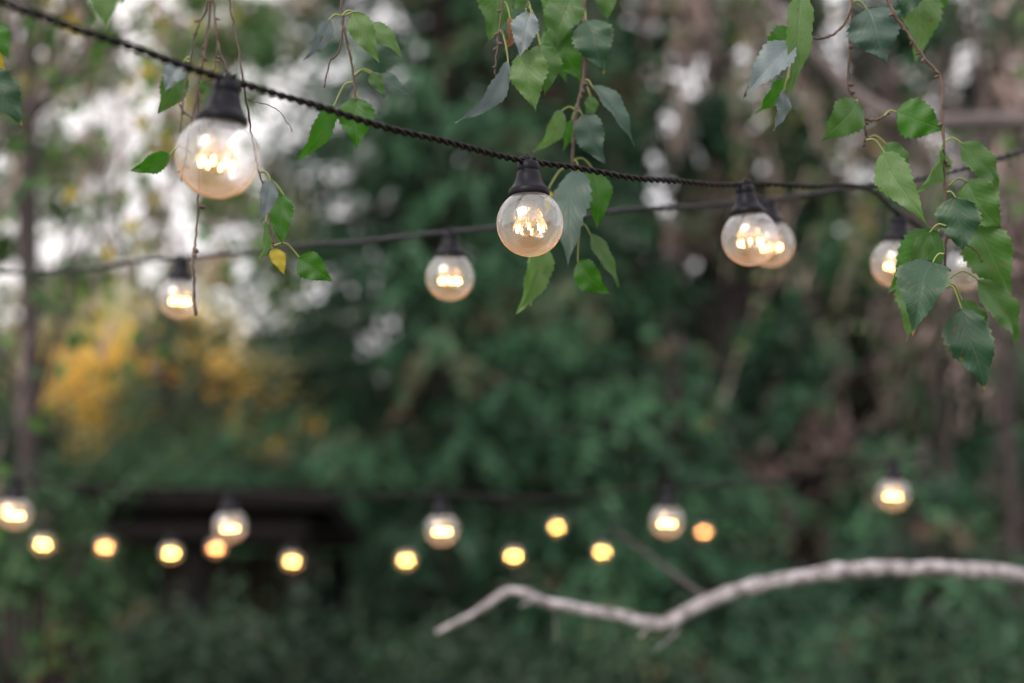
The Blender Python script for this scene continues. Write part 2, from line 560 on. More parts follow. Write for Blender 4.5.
def bulb_meshes():
    me = {}
    b = MB()
    prof = [(0.0, 0.0030), (0.0050, 0.0030), (0.0076, 0.0020), (0.0082, 0.0), (0.0085, -0.004), (0.0081, -0.0046), (0.0082, -0.0052), (0.0088, -0.0058), (0.0096, -0.0095), (0.0112, -0.0140),
            (0.0134, -0.0174), (0.0148, -0.0186), (0.0155, -0.0198), (0.0155, -0.0232), (0.0150, -0.0240), (0.0132, -0.0242), (0.0128, -0.020), (0.0, -0.020)]
    b.lathe(prof, 40)
    me['socket'] = b.build('socket', M_SOCKET).data
    # hanger clip over the cable
    b = MB()
    for sx in (-1, 1):      # the two conductors dive into the socket beside a small tab
        b.tube([(sx * .0055, 0, .0058), (sx * .0035, 0, .0052), (sx * .002, 0, .002)], .0017, 7)
    b.tube([(0, 0, .001), (.0004, 0, .0062), (.0012, 0, .0085)], [.0022, .0017, .0012], 7)
    me['clip'] = b.build('clip', M_SOCKET).data
    # globe
    b = MB()
    zc, Rg = -0.045, 0.025
    prof = []
    for a in np.linspace(math.acos(0.0124 / Rg), -math.pi / 2, 34):
        prof.append((max(1e-5, Rg * math.cos(a)), zc + Rg * math.sin(a)))
    prof = [(0.0122, -0.0205)] + prof
    b.lathe(prof, 56)
    me['globe'] = b.build('globe', M_GLOBE).data
    # clear core: flared stem
    b = MB()
    prof = [(0.0105, -0.0215), (0.0098, -0.026), (0.0060, -0.030), (0.0042, -0.035), (0.0040, -0.040), (0.0030, -0.0425), (0.00001, -0.0435)]
    b.lathe(prof, 24)
    # inner dome that carries the filaments
    prof = [(0.0040, -0.036), (0.0072, -0.0385), (0.0105, -0.0425), (0.0125, -0.047), (0.0130, -0.0505)]
    b.lathe(prof, 24)
    me['stem'] = b.build('stem', M_CORE).data
    # glowing filament rods
    b = MB()
    for k in range(8):
        a = 2 * math.pi * k / 8 + 0.3
        c, s = math.cos(a), math.sin(a)
        r0 = 0.0098
        b.tube([(c * r0, s * r0, -0.0472), (c * r0 * 1.04, s * r0 * 1.04, -0.0493), (c * r0, s * r0, -0.0516)], 0.00062, 6)
    me['filament'] = b.build('filament', M_FIL).data
    b2 = bpy.data.meshes.new('filament')
    me['filament_o'] = me['filament'].copy()
    me['filament_o'].materials[0] = M_FIL_O
    me['filament_far'] = me['filament'].copy()
    me['filament_far'].materials[0] = M_FIL_FAR
    me['filament_mid'] = me['filament'].copy()
    me['filament_mid'].materials[0] = M_FIL_MID
    me['filament_off'] = me['filament'].copy()
    me['filament_off'].materials[0] = M_METAL
    b = MB()
    for k in range(8):
        a = 2 * math.pi * k / 8 + 0.3
        c, s = math.cos(a), math.sin(a)
        b.tube([(c * .003, s * .003, -0.0405), (c * .0075, s * .0075, -0.0395), (c * .0098, s * .0098, -0.0472)], 0.00035, 5)
        b.tube([(c * .0098, s * .0098, -0.0516), (c * .0035, s * .0035, -0.0545), (0, 0, -0.055)], 0.00035, 5)
    b.tube([(0, 0, -0.040), (0, 0, -0.0555)], 0.0006, 6)
    me['support_wire'] = b.build('support_wire', M_METAL).data
    for o in list(COL.objects):
        if o.type == 'MESH' and o.name.split('.')[0] in ('socket', 'clip', 'globe', 'stem', 'filament', 'support_wire'):
            bpy.data.objects.remove(o)
    return me


BM = bulb_meshes()
GRP_BULB = 'round clear bulbs on the light strings'


def bulb(px, py, d, label, lean=0.0, nod=0.0, group=GRP_BULB, amber=False, unlit=False):
    """px,py: where the middle of the globe is seen. Returns the point where the cable carries it."""
    c = Vector(P(px, py, d))
    rot = Matrix.Rotation(R(lean), 3, 'Y') @ Matrix.Rotation(R(nod), 3, 'X') @ Matrix.Rotation(random.uniform(0, 6.28), 3, 'Z')
    root = c - rot @ Vector((0, 0, -0.045))
    o = empty('light_bulb', root)
    o.rotation_euler = rot.to_euler()
    tag(o, label, 'light bulb', group)
    for nme in ('socket', 'clip', 'globe', 'stem', 'support_wire', 'filament'):
        me = BM['filament_off' if (unlit and nme == 'filament') else nme if nme != 'filament' else 'filament_o' if amber else 'filament_far' if d > 3 else 'filament_mid' if d > 2 else nme]
        ch = bpy.data.objects.new(nme, me)
        COL.objects.link(ch)
        ch.parent = o
    return np.array(root + rot @ Vector((0, 0, 0.0045)))


def cable(name, pts, label, group, strand=0.0014, pitch=0.0165, lo=None, sides=7, step=0.0014, mat=None):
    path = spline(pts, 16)
    path, s = resample(path, step)
    t = unit(np.gradient(path, axis=0))
    # slow wobble: the cable is never a perfect curve
    wob = 0.0012 * np.sin(s * 21 + 1.0) + 0.0008 * np.sin(s * 47)
    path = path + np.array([0, 0, 1.0]) * wob[:, None]
    up = np.array([0, 0, 1.0])
    n1 = unit(np.cross(t, up))
    n2 = np.cross(t, n1)
    mb = MB()
    ph = 2 * np.pi * s / pitch + 1.1 * np.sin(s * 9) + .6 * np.sin(s * 31 + 2)
    for k in (0, np.pi):
        off = (np.cos(ph + k)[:, None] * n1 + np.sin(ph + k)[:, None] * n2) * strand * 0.98
        mb.tube(path + off, strand, sides)
    o = mb.build(name, mat or M_CABLE)
    tag(o, label, 'cable', group)
    return o


GC = 'twisted cables of the light strings'
# --- nearest string
b1 = bulb(218, 157, 0.867, 'largest lit clear bulb, upper left, bare twigs dangling beside it', 6, 3)
b2 = bulb(530, 223.5, 1.065, 'sharp lit clear bulb hanging before the middle spray of birch leaves', -1.5, 0)
b3 = bulb(750, 238, 1.27, 'lit clear bulb that overlaps another globe behind it', -5, 3)
b4 = bulb(896, 263, 1.45, 'lit clear bulb half hidden behind the right hanging birch spray', 7, 0)
b5 = bulb(965, 269, 1.70, 'unlit clear bulb almost hidden in the right birch spray, only a pale patch showing', 2, 0, unlit=True)
p1 = [P(-900, -330, 0.45), P(-420, -130, 0.58), P(-150, -42, 0.66), P(0, 2, 0.745), P(100, 37, 0.80), b1, P(310, 106, 0.92), P(420, 137, 0.99), b2,
      P(630, 178, 1.15), P(690, 184, 1.21), b3, P(810, 186.5, 1.34), P(868, 190, 1.42), b4 + np.array([0, 0, .002]), P(940, 236, 1.57), b5, P(1030, 262, 1.8),
      P(1130, 285, 1.95), P(1290, 290, 2.05)]
cable('string_cable', p1, 'sharp black twisted cable sagging from the upper left corner', GC)

# --- second string
c1 = bulb(180, 298, 1.70, 'lit clear bulb behind the tip of the dangling bare twig', 0, 0)
c2 = bulb(450, 277, 1.49, 'softly blurred lit bulb hanging left of and behind the sharp one', 0, 2)
c3 = bulb(771, 244, 1.54, 'clear bulb mostly hidden behind a nearer lit bulb', -3, 0)
p2 = [P(-700, 190, 2.2), P(-300, 245, 2.0), P(0, 271, 1.80), c1, P(300, 246, 1.58), P(380, 240, 1.53), c2 + np.array([0, 0, .0005]), P(530, 225, 1.47), P(620, 212, 1.48), P(700, 205, 1.50),
      c3, P(870, 186, 1.50), P(950, 171, 1.44), P(1024, 150, 1.38), P(1160, 105, 1.42), P(1330, 40, 1.85)]
cable('string_cable', p2, 'blurred black cable crossing behind the sharp one, rising to the right', GC, strand=0.0016, step=0.002, mat=M_CABLE_SHEEN)

# --- third string
lab3 = ['lit bulb at the left edge just above a smaller yellow light', 'lit bulb overlapping a smaller amber light, before the dark shelter roof',
        'lit bulb on the low string, straight below the blurred bulb', 'lit bulb on the low string above the fork of the pale branch',
        'lit bulb hanging alone above the arch of the pale branch']
d3 = []
for (x, y, d), lb in zip([(15, 513, 2.14), (230, 526, 2.12), (442, 529, 2.10), (667, 521, 2.10), (893, 494, 2.14)], lab3):
    d3.append(bulb(x, y, d, lb, random.uniform(-4, 4), 0))
p3 = [P(-520, 380, 2.6), P(-210, 455, 2.25)] + [d3[0], P(120, 489, 2.13), d3[1], P(336, 498, 2.11), d3[2], P(555, 497, 2.1), d3[3], P(780, 480, 2.12), d3[4],
     P(1010, 425, 2.18), P(1200, 350, 2.35)]
cable('string_cable', p3, 'blurred low cable carrying the five mid-distance lit bulbs', GC, strand=0.0014, step=0.003)

# --- far strings
lab4 = ['small yellow light at the left edge below a bigger bulb', 'small yellow light before the dark shelter, between two amber ones',
        'small yellow light right of the dark shelter roof end', 'small yellow light lower left of the middle mid-distance bulb',
        'small yellow light lower of the two beside each other in the middle', 'small yellow light between the middle and the branch fork']
d4 = []
for (x, y, d), lb in zip([(43, 543, 3.5), (171, 552, 3.65), (292, 560, 3.85), (406, 559, 4.05), (514, 555, 4.3), (602, 551, 4.6)], lab4):
    d4.append(bulb(x, y, d, lb, random.uniform(-4, 4), 0, 'small far lights in the garden'))
p4 = [P(-260, 490, 3.3), P(-80, 516, 3.4)] + d4 + [P(720, 505, 5.0), P(900, 470, 5.6), P(1250, 400, 6.2)]
cable('string_cable', p4, 'far cable of the lower row of small yellow lights', GC, sides=6, step=0.006, pitch=0.02)
lab5 = ['small amber light at the very left edge, touching a bigger bulb', 'small amber light before the left end of the dark shelter',
        'small amber light touching the lower left of a bigger bulb', 'small yellow light highest of the little ones in the middle',
        'small dim amber light right of the low bulb above the branch fork']
d5 = []
for (x, y, d), lb in zip([(6, 510, 4.0), (105, 546, 4.1), (216, 547, 4.2), (557, 526, 4.8), (704, 531, 5.4)], lab5):
    d5.append(bulb(x, y, d, lb, random.uniform(-4, 4), 0, 'small far lights in the garden', amber=(x != 557)))
p5 = [P(-260, 440, 3.8)] + d5[:3] + [P(390, 527, 4.5)] + d5[3:] + [P(900, 470, 6.0), P(1250, 400, 6.6)]
cable('string_cable', p5, 'farthest cable, the one with the small amber lights', GC, sides=6, step=0.006, pitch=0.02)

# ------------------------------------------------------------------ hanging birch sprays in front
PROF_T = [0, .03, .08, .15, .24, .32, .42, .52, .62, .72, .82, .91, 1]
PROF_W = [0.0, .30, .58, .80, .95, 1.0, .96, .84, .67, .48, .29, .13, 0]


def leaf(parent, kind, base, tip, wpx, d, d2=None, roll=0, fold=18, bend=0.08, stem=None, stem_d=None, droop=0.0):
    """birch leaf: blade base and tip as seen, apparent width, distance; stem = where the petiole leaves the twig"""
    d2 = d if d2 is None else d2
    B = P(base[0], base[1], d)
    T = P(tip[0], tip[1], d2)
    L = np.linalg.norm(T - B)
    a = (T - B) / L
    mid = (B + T) / 2
    n = unit(CAM - mid)
    n = unit(n - a * np.dot(n, a))
    s = np.cross(a, n)
    r = R(roll)
    n, s = n * math.cos(r) - s * math.sin(r), s * math.cos(r) + n * math.sin(r)
    foldr = R(fold * random.uniform(.9, 1.5))
    bend = bend * random.uniform(.6, 2.2)
    W = wpx / FPX * (d + d2) / 2 / max(0.35, abs(math.cos(r)) * math.cos(foldr))
    NL, NW = 44, 5
    V, U, F = [], [], []
    seed = random.uniform(0, 9)
    asym = random.uniform(-0.06, 0.06)
    for i in range(NL + 1):
        t = i / NL
        w0 = np.interp(t, PROF_T, PROF_W) * W * 0.5
        saw = 1 + (0.13 * ((i % 4) / 3.0 - 0.5)) * (1 if 0.06 < t < 0.97 else 0)
        for j in range(-NW, NW + 1):
            u = j / NW
            uu = u * w0 * (saw if abs(j) == NW else 1) * (1 + asym * np.sign(u))
            h = math.tan(foldr) * abs(uu) + 0.06 * W * math.sin(t * 17 + seed + u * 1.5) * abs(u) + bend * L * math.sin(math.pi * t)
            h -= 0.25 * W * (abs(uu) / (W * .5 + 1e-9)) ** 2 * 0.5
            p = B + a * (t * L + 0.03 * abs(uu)) + s * uu + n * h
            p = p + np.array([0, 0, -1.0]) * droop * L * t * (1 - t) + s * 0.02 * L * math.sin(t * 5 + seed)
            V.append(p)
            U.append((0.5 + 0.5 * u * np.interp(t, PROF_T, PROF_W), t))
    m = 2 * NW + 1
    for i in range(NL):
        for j in range(m - 1):
            F.append([i * m + j, i * m + j + 1, (i + 1) * m + j + 1, (i + 1) * m + j])
    mb = MB()
    mb.add(V, F, 0, U)
    if stem is not None:
        S = P(stem[0], stem[1], stem_d or d)
        M2 = (S + B) / 2 + np.array([0, 0, 1.0]) * np.linalg.norm(S - B) * 0.28
        mb.tube(spline([S, M2, B, B + a * 0.12 * L], 7), np.r_[np.linspace(0.0009, 0.00065, 15), np.linspace(0.0006, 0.0003, 7)], 6, 1)
    o = mb.build('leaf', [LEAF[kind], M_PETIOLE], parent, origin=B)
    return o


def twig(label, stems, group='hanging birch sprays'):
    """stems: list of (points (px,py,d) .., r0, r1, buds)"""
    p0 = stems[0][0][0]
    root = empty('birch_twig', P(*p0))
    tag(root, label, 'twig', group)
    mb = MB()
    for st in stems:
        pts, r0, r1 = st[0], st[1], st[2]
        q = spline([P(*p) for p in pts], 8)
        n = len(q)
        k = np.linspace(0, 1, n)
        q = q + RNG.normal(size=q.shape) * 0.0003
        rad = r0 + (r1 - r0) * k
        rad = rad * (1 + 0.12 * np.sin(np.arange(n) * 1.7))
        mb.tube(q, rad, 7)
        if len(st) > 3:
            for i in range(3, n - 2):
                if q[i][2] > 2.15 or random.random() > .19:
                    continue
                dr = unit(RNG.normal(size=3) * np.array([1, .4, .3]) + np.array([0, 0, -0.5]))
                mb.tube([q[i], q[i] + dr * .0018, q[i] + dr * .0036, q[i] + dr * .0048], [r1 * 1.2, r1 * 1.6, r1 * 1.2, r1 * .3], 6)
    o = mb.build('stem', M_TWIG, root, origin=P(*p0))
    return root


# right, long spray
D = 1.13
t = twig('long birch spray dangling at the right with many broad leaves', [
    ([(858, -190, 1.16), (878, -60, 1.15), (888, 0, D), (905, 30, D), (924, 58, D), (940, 78, D), (942, 110, D), (944, 150, D), (945, 190, D), (947, 228, D), (945, 262, D), (948, 288, D)], .0016, .0009, 1),
    ([(945, 232, D), (958, 240, D), (975, 250, D), (982, 262, D)], .0008, .0006)])
leaf(t, 'vivid', (896, 112), (944, 131), 40, 1.14, roll=10, stem=(884, 116), fold=8)
leaf(t, 'mid', (961, 143), (997, 190), 25, 1.13, 1.15, roll=35, stem=(944, 142), fold=14)
leaf(t, 'mid', (966, 181), (1001, 230), 42, 1.14, roll=-12, stem=(949, 186))
leaf(t, 'light', (941, 147), (916, 192), 11, 1.13, roll=60, stem=(944, 143), fold=30)
leaf(t, 'dark', (955, 197), (962, 253), 44, 1.10, roll=8, stem=(947, 192), fold=6)
leaf(t, 'mid', (974, 224), (1013, 294), 46, 1.15, roll=-10, stem=(948, 228))
leaf(t, 'vivid', (938, 232), (887, 292), 42, 1.12, roll=6, stem=(945, 226), fold=10)
leaf(t, 'mid', (930, 232), (902, 282), 19, 1.10, roll=40, stem=(946, 226), fold=20)
leaf(t, 'dark', (933, 262), (911, 336), 47, 1.08, 1.06, roll=-8, stem=(944, 254), bend=.12, fold=20)
leaf(t, 'light', (906, 270), (908, 341), 30, 1.12, roll=25, stem=(940, 262))
leaf(t, 'dark', (961, 308), (983, 391), 46, 1.10, roll=12, stem=(948, 285), fold=10, bend=.1)
leaf(t, 'mid', (977, 279), (1014, 346), 24, 1.14, 1.17, roll=40, stem=(949, 279), fold=20)
leaf(t, 'mid', (962, 300), (985, 345), 16, 1.15, roll=45, stem=(949, 284), fold=20)

# right, second
D = 1.16
t = twig('short forked birch twig ending above the right bulb', [
    ([(852, -190, 1.2), (850, -60, D), (851, 0, D), (850, 45, D), (848, 82, D), (853, 98, D), (859, 114, D), (866, 132, D), (864, 146, D)], .0011, .0012, 1),
    ([(858, 111, D), (866, 119, D), (878, 119, D), (889, 113, D)], .0015, .0010)])
leaf(t, 'grey', (866, 8), (886, 63), 54, 1.15, roll=15, stem=(852, 2), fold=8)
leaf(t, 'mid', (857, 100), (821, 142), 36, 1.15, roll=20, stem=(857, 108), fold=10)
leaf(t, 'light', (884, 152), (926, 226), 36, 1.12, 1.09, roll=-10, stem=(866, 140), fold=12)
leaf(t, 'mid', (885, 143), (908, 180), 20, 1.16, roll=30, stem=(866, 139))
leaf(t, 'pale', (858, 116), (846, 136), 10, 1.16, roll=30)

# right, cluster to the left
D = 1.14
t = twig('curved birch twig end with a bunch of five leaves, upper right', [
    ([(862, -190, 1.2), (856, -60, D), (852, 0, D), (848, 16, D), (839, 30, D), (824, 38, D), (806, 38, D)], .0012, .0012)])
leaf(t, 'light', (803, -8), (786, 97), 26, 1.12, roll=30, fold=20, stem=(812, -22))
leaf(t, 'vivid', (796, 32), (757, 68), 34, 1.16, roll=15, stem=(806, 38))
leaf(t, 'pale', (795, 44), (744, 98), 29, 1.12, roll=-22, stem=(807, 38), bend=.1)
leaf(t, 'vivid', (788, 78), (756, 114), 18, 1.16, roll=40, stem=(806, 40))
leaf(t, 'pale', (784, 90), (774, 131), 14, 1.14, roll=45, stem=(806, 40))

# top right
t = twig('leafy birch spray cut off by the top right edge', [
    ([(930, -200, 1.2), (925, -60, 1.2), (915, -15, 1.2)], .0012, .0008)])
leaf(t, 'light', (920, -22), (914, 62), 40, 1.22, roll=15, stem=(923, -40))
leaf(t, 'dark', (918, -30), (903, 22), 36, 1.19, roll=-10, stem=(923, -45))
leaf(t, 'vivid', (935, -25), (945, 11), 22, 1.22, roll=20, stem=(925, -45))

# centre
D = 1.20
t = twig('leafy birch spray hanging down behind the sharp bulb', [
    ([(590, -190, 1.25), (587, -60, D), (585, 0, D), (584, 40, D), (584, 78, D), (578, 105, D), (574, 135, D), (573, 170, D), (580, 225, D)], .0019, .0012, 1)])
leaf(t, 'dark', (586, 20), (604, 74), 40, 1.19, roll=10, stem=(585, 10), fold=12)
leaf(t, 'mid', (572, -8), (556, 50), 38, 1.21, roll=-15, stem=(585, -15))
leaf(t, 'vivid', (550, 30), (581, 82), 40, 1.22, roll=12, stem=(583, 15), fold=10)
leaf(t, 'grey', (592, 86), (634, 146), 15, 1.18, roll=40, stem=(585, 80), fold=24)
leaf(t, 'grey', (582, 114), (606, 164), 31, 1.18, roll=-15, stem=(577, 111), fold=12)
leaf(t, 'mid', (590, 95), (588, 122), 12, 1.22, roll=30, stem=(584, 85))
leaf(t, 'light', (562, 111), (534, 152), 17, 1.20, roll=30, stem=(577, 111), fold=22)
leaf(t, 'vivid', (572, 120), (563, 150), 12, 1.21, roll=30, stem=(576, 112))
leaf(t, 'grey', (579, 170), (566, 268), 38, 1.17, 1.14, roll=-18, stem=(574, 160), bend=.06, fold=10)
leaf(t, 'vivid', (592, 168), (598, 230), 27, 1.20, roll=20, stem=(574, 160), fold=14)
leaf(t, 'light', (546, 246), (515, 314), 22, 1.18, roll=30, stem=(578, 226), fold=26)
leaf(t, 'light', (548, 246), (531, 306), 17, 1.19, roll=-38, stem=(578, 226), fold=26)
leaf(t, 'vivid', (578, 261), (611, 293), 25, 1.17, roll=-25, stem=(580, 226), bend=.18, fold=20)
leaf(t, 'mid', (590, 234), (618, 288), 14, 1.19, roll=40, stem=(580, 224), fold=24)
leaf(t, 'yellow', (548, 190), (545, 215), 11, 1.22, roll=40, stem=(574, 168))

leaf(t, 'vivid', (566, -22), (545, 34), 30, 1.23, roll=-10, stem=(585, -30))
leaf(t, 'mid', (598, -30), (608, 22), 30, 1.22, roll=15, stem=(586, -40))
leaf(t, 'mid', (556, 22), (566, 84), 26, 1.24, roll=-20, stem=(584, 12))

# centre left
D = 1.13
t = twig('birch spray with pale undersides and a dry curl, top middle', [
    ([(505, -190, 1.2), (505, -60, D), (503, 0, D), (498, 38, D), (495, 76, D)], .0010, .0006, 1),
    ([(545, -190, 1.2), (540, -60, D), (530, -5, D), (526, 8, D)], .0010, .0008)])
leaf(t, 'mid', (500, -22), (488, 43), 36, 1.15, roll=20, stem=(505, -40), fold=8)
leaf(t, 'pale', (531, 12), (519, 58), 27, 1.11, roll=-15, stem=(528, 2), fold=10)
leaf(t, 'pale', (508, 62), (456, 124), 18, 1.12, roll=35, stem=(500, 30), bend=.1, fold=20)
leaf(t, 'light', (527, 50), (535, 111), 38, 1.12, roll=-12, stem=(526, 8), fold=14)
leaf(t, 'mid', (540, 45), (545, 95), 30, 1.15, roll=20, stem=(527, 6))
leaf(t, 'brown', (510, 18), (505, 50), 11, 1.13, roll=40, stem=(504, 2), fold=30)
leaf(t, 'mid', (520, -20), (508, 14), 28, 1.16, roll=10, stem=(535, -40))

# left of centre
D = 1.10
t = twig('thin birch spray crossing the nearest cable, two leaves below it', [
    ([(340, -190, 1.12), (341, -60, D), (341, 0, D), (343, 25, D), (339, 52, D), (330, 62, D), (324, 88, D)], .0015, .0005),
    ([(343, 25, D), (350, 55, D), (354, 80, D), (356, 102, D)], .0010, .0009)])
leaf(t, 'pale', (330, 19), (303, 60), 15, 1.10, roll=30, stem=(341, 16))
leaf(t, 'light', (353, 12), (380, 62), 25, 1.08, roll=-10, stem=(342, 16), fold=12)
leaf(t, 'light', (368, 24), (401, 58), 20, 1.10, roll=25, stem=(343, 16))
leaf(t, 'vivid', (334, 106), (295, 163), 20, 1.12, roll=25, stem=(354, 82), fold=16)
leaf(t, 'vivid', (358, 98), (356, 149), 36, 1.12, roll=-10, stem=(355, 90), fold=14)
leaf(t, 'grey', (374, 76), (412, 97), 13, 1.14, roll=40, stem=(354, 76))
leaf(t, 'mid', (372, 72), (384, 98), 14, 1.13, roll=20, stem=(354, 76))

# bare twigs round the first bulb
D = 0.96
t = twig('bare budded birch twigs dangling round the largest bulb', [
    ([(212, -200, 1.0), (211, -60, D), (208, 0, D), (197, 30, D), (190, 60, D), (184, 95, D), (180, 132, D)], .0009, .0005, 1),
    ([(214, -60, D), (209, 20, D), (203, 60, D), (198, 92, D), (190, 130, D), (184, 165, D), (181, 180, D)], .0010, .0006, 1),
    ([(212, -60, D), (213, 0, D), (218, 45, D), (232, 82, D)], .0009, .0006, 1),
    ([(218, 30, D), (216, 60, D), (213, 90, D)], .0006, .0005, 1),
    ([(180, 105, D), (184, 112, D), (192, 118, D)], .0007, .0006),
    ([(199, 190, .98), (197, 230, .98), (193, 260, .97), (194, 285, .97), (195, 316, .97)], .0007, .0011, 1),
    ([(198, 92, D), (200, 140, .97), (199, 190, .98)], .0005, .0007)])
leaf(t, 'mid', (180, 68), (157, 114), 28, 0.99, roll=18, stem=(191, 62))
leaf(t, 'pale', (184, 62), (164, 92), 20, 0.97, roll=-25, stem=(191, 58))
leaf(t, 'vivid', (170, 155), (129, 171), 18, 0.99, roll=20, stem=(185, 148), bend=.12)
leaf(t, 'vivid', (201, 82), (203, 95), 6, 0.96, roll=30, stem=(200, 80))

D = 1.02
t = twig('short birch twig right of the largest bulb, one leaf yellow', [
    ([(222, -200, 1.0), (225, -60, 1.0), (229, 0, 1.0), (236, 35, 1.0), (243, 80, 1.0), (251, 130, D), (258, 168, D), (262, 182, D), (272, 235, D), (273, 246, D)], .0008, .0007),
    ([(247, 100, 1.01), (275, 108, 1.05), (293, 131, 1.05)], .0004, .0003)])
leaf(t, 'pale', (270, 179), (261, 224), 17, 1.00, roll=20, stem=(260, 172))
leaf(t, 'vivid', (283, 194), (281, 246), 25, 1.03, roll=-15, stem=(262, 182))
leaf(t, 'light', (266, 222), (257, 262), 9, 1.02, roll=45, stem=(268, 215))
leaf(t, 'yellow', (272, 249), (285, 275), 14, 1.02, roll=15, stem=(272, 240))
leaf(t, 'vivid', (299, 257), (333, 281), 26, 1.04, roll=-10, stem=(273, 246))

D = 0.80
t = twig('strongly blurred birch leaves cut off by the top left edge', [
    ([(112, -230, 0.85), (106, -80, D), (98, -20, D)], .0010, .0008)])
leaf(t, 'light', (97, -25), (107, 32), 30, 0.80, roll=15, stem=(104, -50))
leaf(t, 'vivid', (116, -40), (122, 6), 26, 0.84, roll=10, stem=(106, -60))
t = twig('birch twig peeping in at the left edge below the cable', [
    ([(-70, -230, 0.95), (-60, -60, .95), (-40, 20, .95), (-22, 70, .95)], .0012, .0008)])
leaf(t, 'vivid', (-14, 22), (9, 60), 26, .95, roll=10, stem=(-40, 15))
leaf(t, 'dark', (-14, 70), (21, 126), 36, .98, roll=10, stem=(-26, 60))
leaf(t, 'yellow', (-12, 52), (6, 70), 14, .96, roll=10, stem=(-34, 35))

# ------------------------------------------------------------------ near birch (pale limb) and what holds the strings
root = empty('birch_tree', (1.35, 2.35, 0))
tag(root, 'pale bare birch limb arching across the lower right', 'tree')
mb = MB()
q = spline([(1.35, 2.35, -.1), (1.36, 2.36, .8), (1.33, 2.38, 1.7), (1.38, 2.36, 2.8), (1.34, 2.4, 4.2), (1.3, 2.5, 6.0)], 8)
mb.tube(q, np.linspace(.095, .05, len(q)), 16)
mb.build('trunk', M_BIRCH, root, origin=(1.35, 2.35, 0))
mb = MB()
pts = [(1280, 690, 2.35), (1180, 630, 2.15), (1100, 598, 2.06), (1024, 578, 2.0), (960, 570, 2.0), (900, 568, 2.0), (860, 571, 2.0), (800, 577, 2.0), (752, 586, 2.0),
       (705, 604, 2.0), (668, 621, 2.0), (645, 622, 2.0), (600, 613, 2.0), (550, 602, 2.0), (512, 592, 2.0), (480, 610, 2.0), (436, 632, 2.0)]
q = spline([P(*p) for p in pts], 10)
q = q + np.stack([np.zeros(len(q)), np.zeros(len(q)), 0.0016 * np.sin(np.arange(len(q)) * .23) + 0.0006 * np.sin(np.arange(len(q)) * .61)], 1)
px_w = np.interp(np.linspace(0, 1, len(q)), [0, .2, .4, .6, .75, .9, 1], [22, 17, 16, 14, 11.5, 9, 6])
kn = np.random.default_rng(5)
px_w = px_w * (1 + .05 * np.sin(np.arange(len(q)) * .9) + .04 * kn.normal(size=len(q)))
for kk in kn.integers(10, len(q) - 8, 9):
    px_w[kk - 1:kk + 2] *= np.array([1.05, 1.13, 1.06])
mb.tube(q, px_w / FPX, 14)
for kk in (97, 128):
    o_ = q[kk]
    d_ = unit(np.array([kn.normal() * .5 - .5, kn.normal() * .6, kn.choice([-1, -.6, .5])]))
    L_ = kn.uniform(.03, .06)
    mb.tube(spline([o_, o_ + d_ * L_ * .5 + kn.normal(size=3) * .008, o_ + d_ * L_ + np.array([0, 0, -.02])], 6), np.linspace(.0028, .0008, 13), 6)
for st, ww in (([(655, 622, 2.0), (640, 637, 2.0)], (6, 3)),
               ([(536, 600, 2.0), (520, 606, 1.98)], (4, 2))):
    s_ = spline([P(*p) for p in st], 8)
    mb.tube(s_, np.linspace(ww[0], ww[1], len(s_)) / FPX, 10)
mb.build('limb', M_BIRCH, root, origin=(1.35, 2.35, 0))
mb = MB()
s_ = spline([P(716, 603, 2.01), P(692, 588, 2.2), P(664, 566, 2.5), P(632, 543, 2.8), P(612, 528, 3.0)], 8)
mb.tube(s_, np.linspace(.0055, .003, len(s_)), 10)
mb.build('side_branch', M_BARK, root, origin=(1.35, 2.35, 0))
mb = MB()
q = spline([(1.33, 2.38, 2.5), P(1330, -230, 1.9), P(1150, -190, 1.4), P(900, -185, 1.18), P(590, -190, 1.23), P(340, -192, 1.12), P(212, -202, 1.0), P(112, -230, .86), P(-70, -240, .94)], 10)
mb.tube(q, np.linspace(.018, .003, len(q)), 10)
mb.build('bough', M_BARK, root, origin=(1.35, 2.35, 0))

root = empty('wooden_post', (-1.05, 0.1, 0))
tag(root, 'weathered post outside the left edge carrying the near cable', 'post')
mb = MB()
mb.box((-1.06, 0.05, 0), (-0.96, 0.15, 2.6))
mb.build('shaft', M_POST, root, smooth=False, origin=(-1.05, 0.1, 0))

# ------------------------------------------------------------------ background foliage
F_SPRUCE = foliage_mat('spruce_needles', [(0, (0.018, 0.045, 0.030)), (.45, (0.036, 0.105, 0.055)), (.86, (0.080, 0.20, 0.10)), (.93, (0.075, 0.065, 0.045)), (1, (0.13, 0.085, 0.055))], .15)
F_BIRCH = foliage_mat('birch_foliage', [(0, (0.04, 0.09, 0.03)), (.5, (0.08, 0.16, 0.045)), (.82, (0.13, 0.21, 0.07)), (.92, (0.30, 0.26, 0.06)), (1, (0.45, 0.33, 0.05))], .4)
F_SHRUB = foliage_mat('green_shrub_leaves', [(0, (0.02, 0.05, 0.025)), (.5, (0.04, 0.10, 0.04)), (.85, (0.07, 0.15, 0.05)), (1, (0.28, 0.17, 0.08))], .3)
F_TWIGS = foliage_mat('bare_twigs', [(0, (0.05, 0.034, 0.036)), (.5, (0.17, 0.12, 0.12)), (1, (0.34, 0.25, 0.24))], .1)
F_YELLOW = foliage_mat('yellow_foliage', [(0, (0.45, 0.36, 0.12)), (.5, (0.70, 0.48, 0.14)), (1, (0.82, 0.60, 0.26))], .45)
F_DARK = foliage_mat('shrub_leaves', [(0, (0.010, 0.024, 0.014)), (.5, (0.026, 0.056, 0.032)), (.9, (0.055, 0.105, 0.055)), (1, (0.14, 0.11, 0.05))], .2)
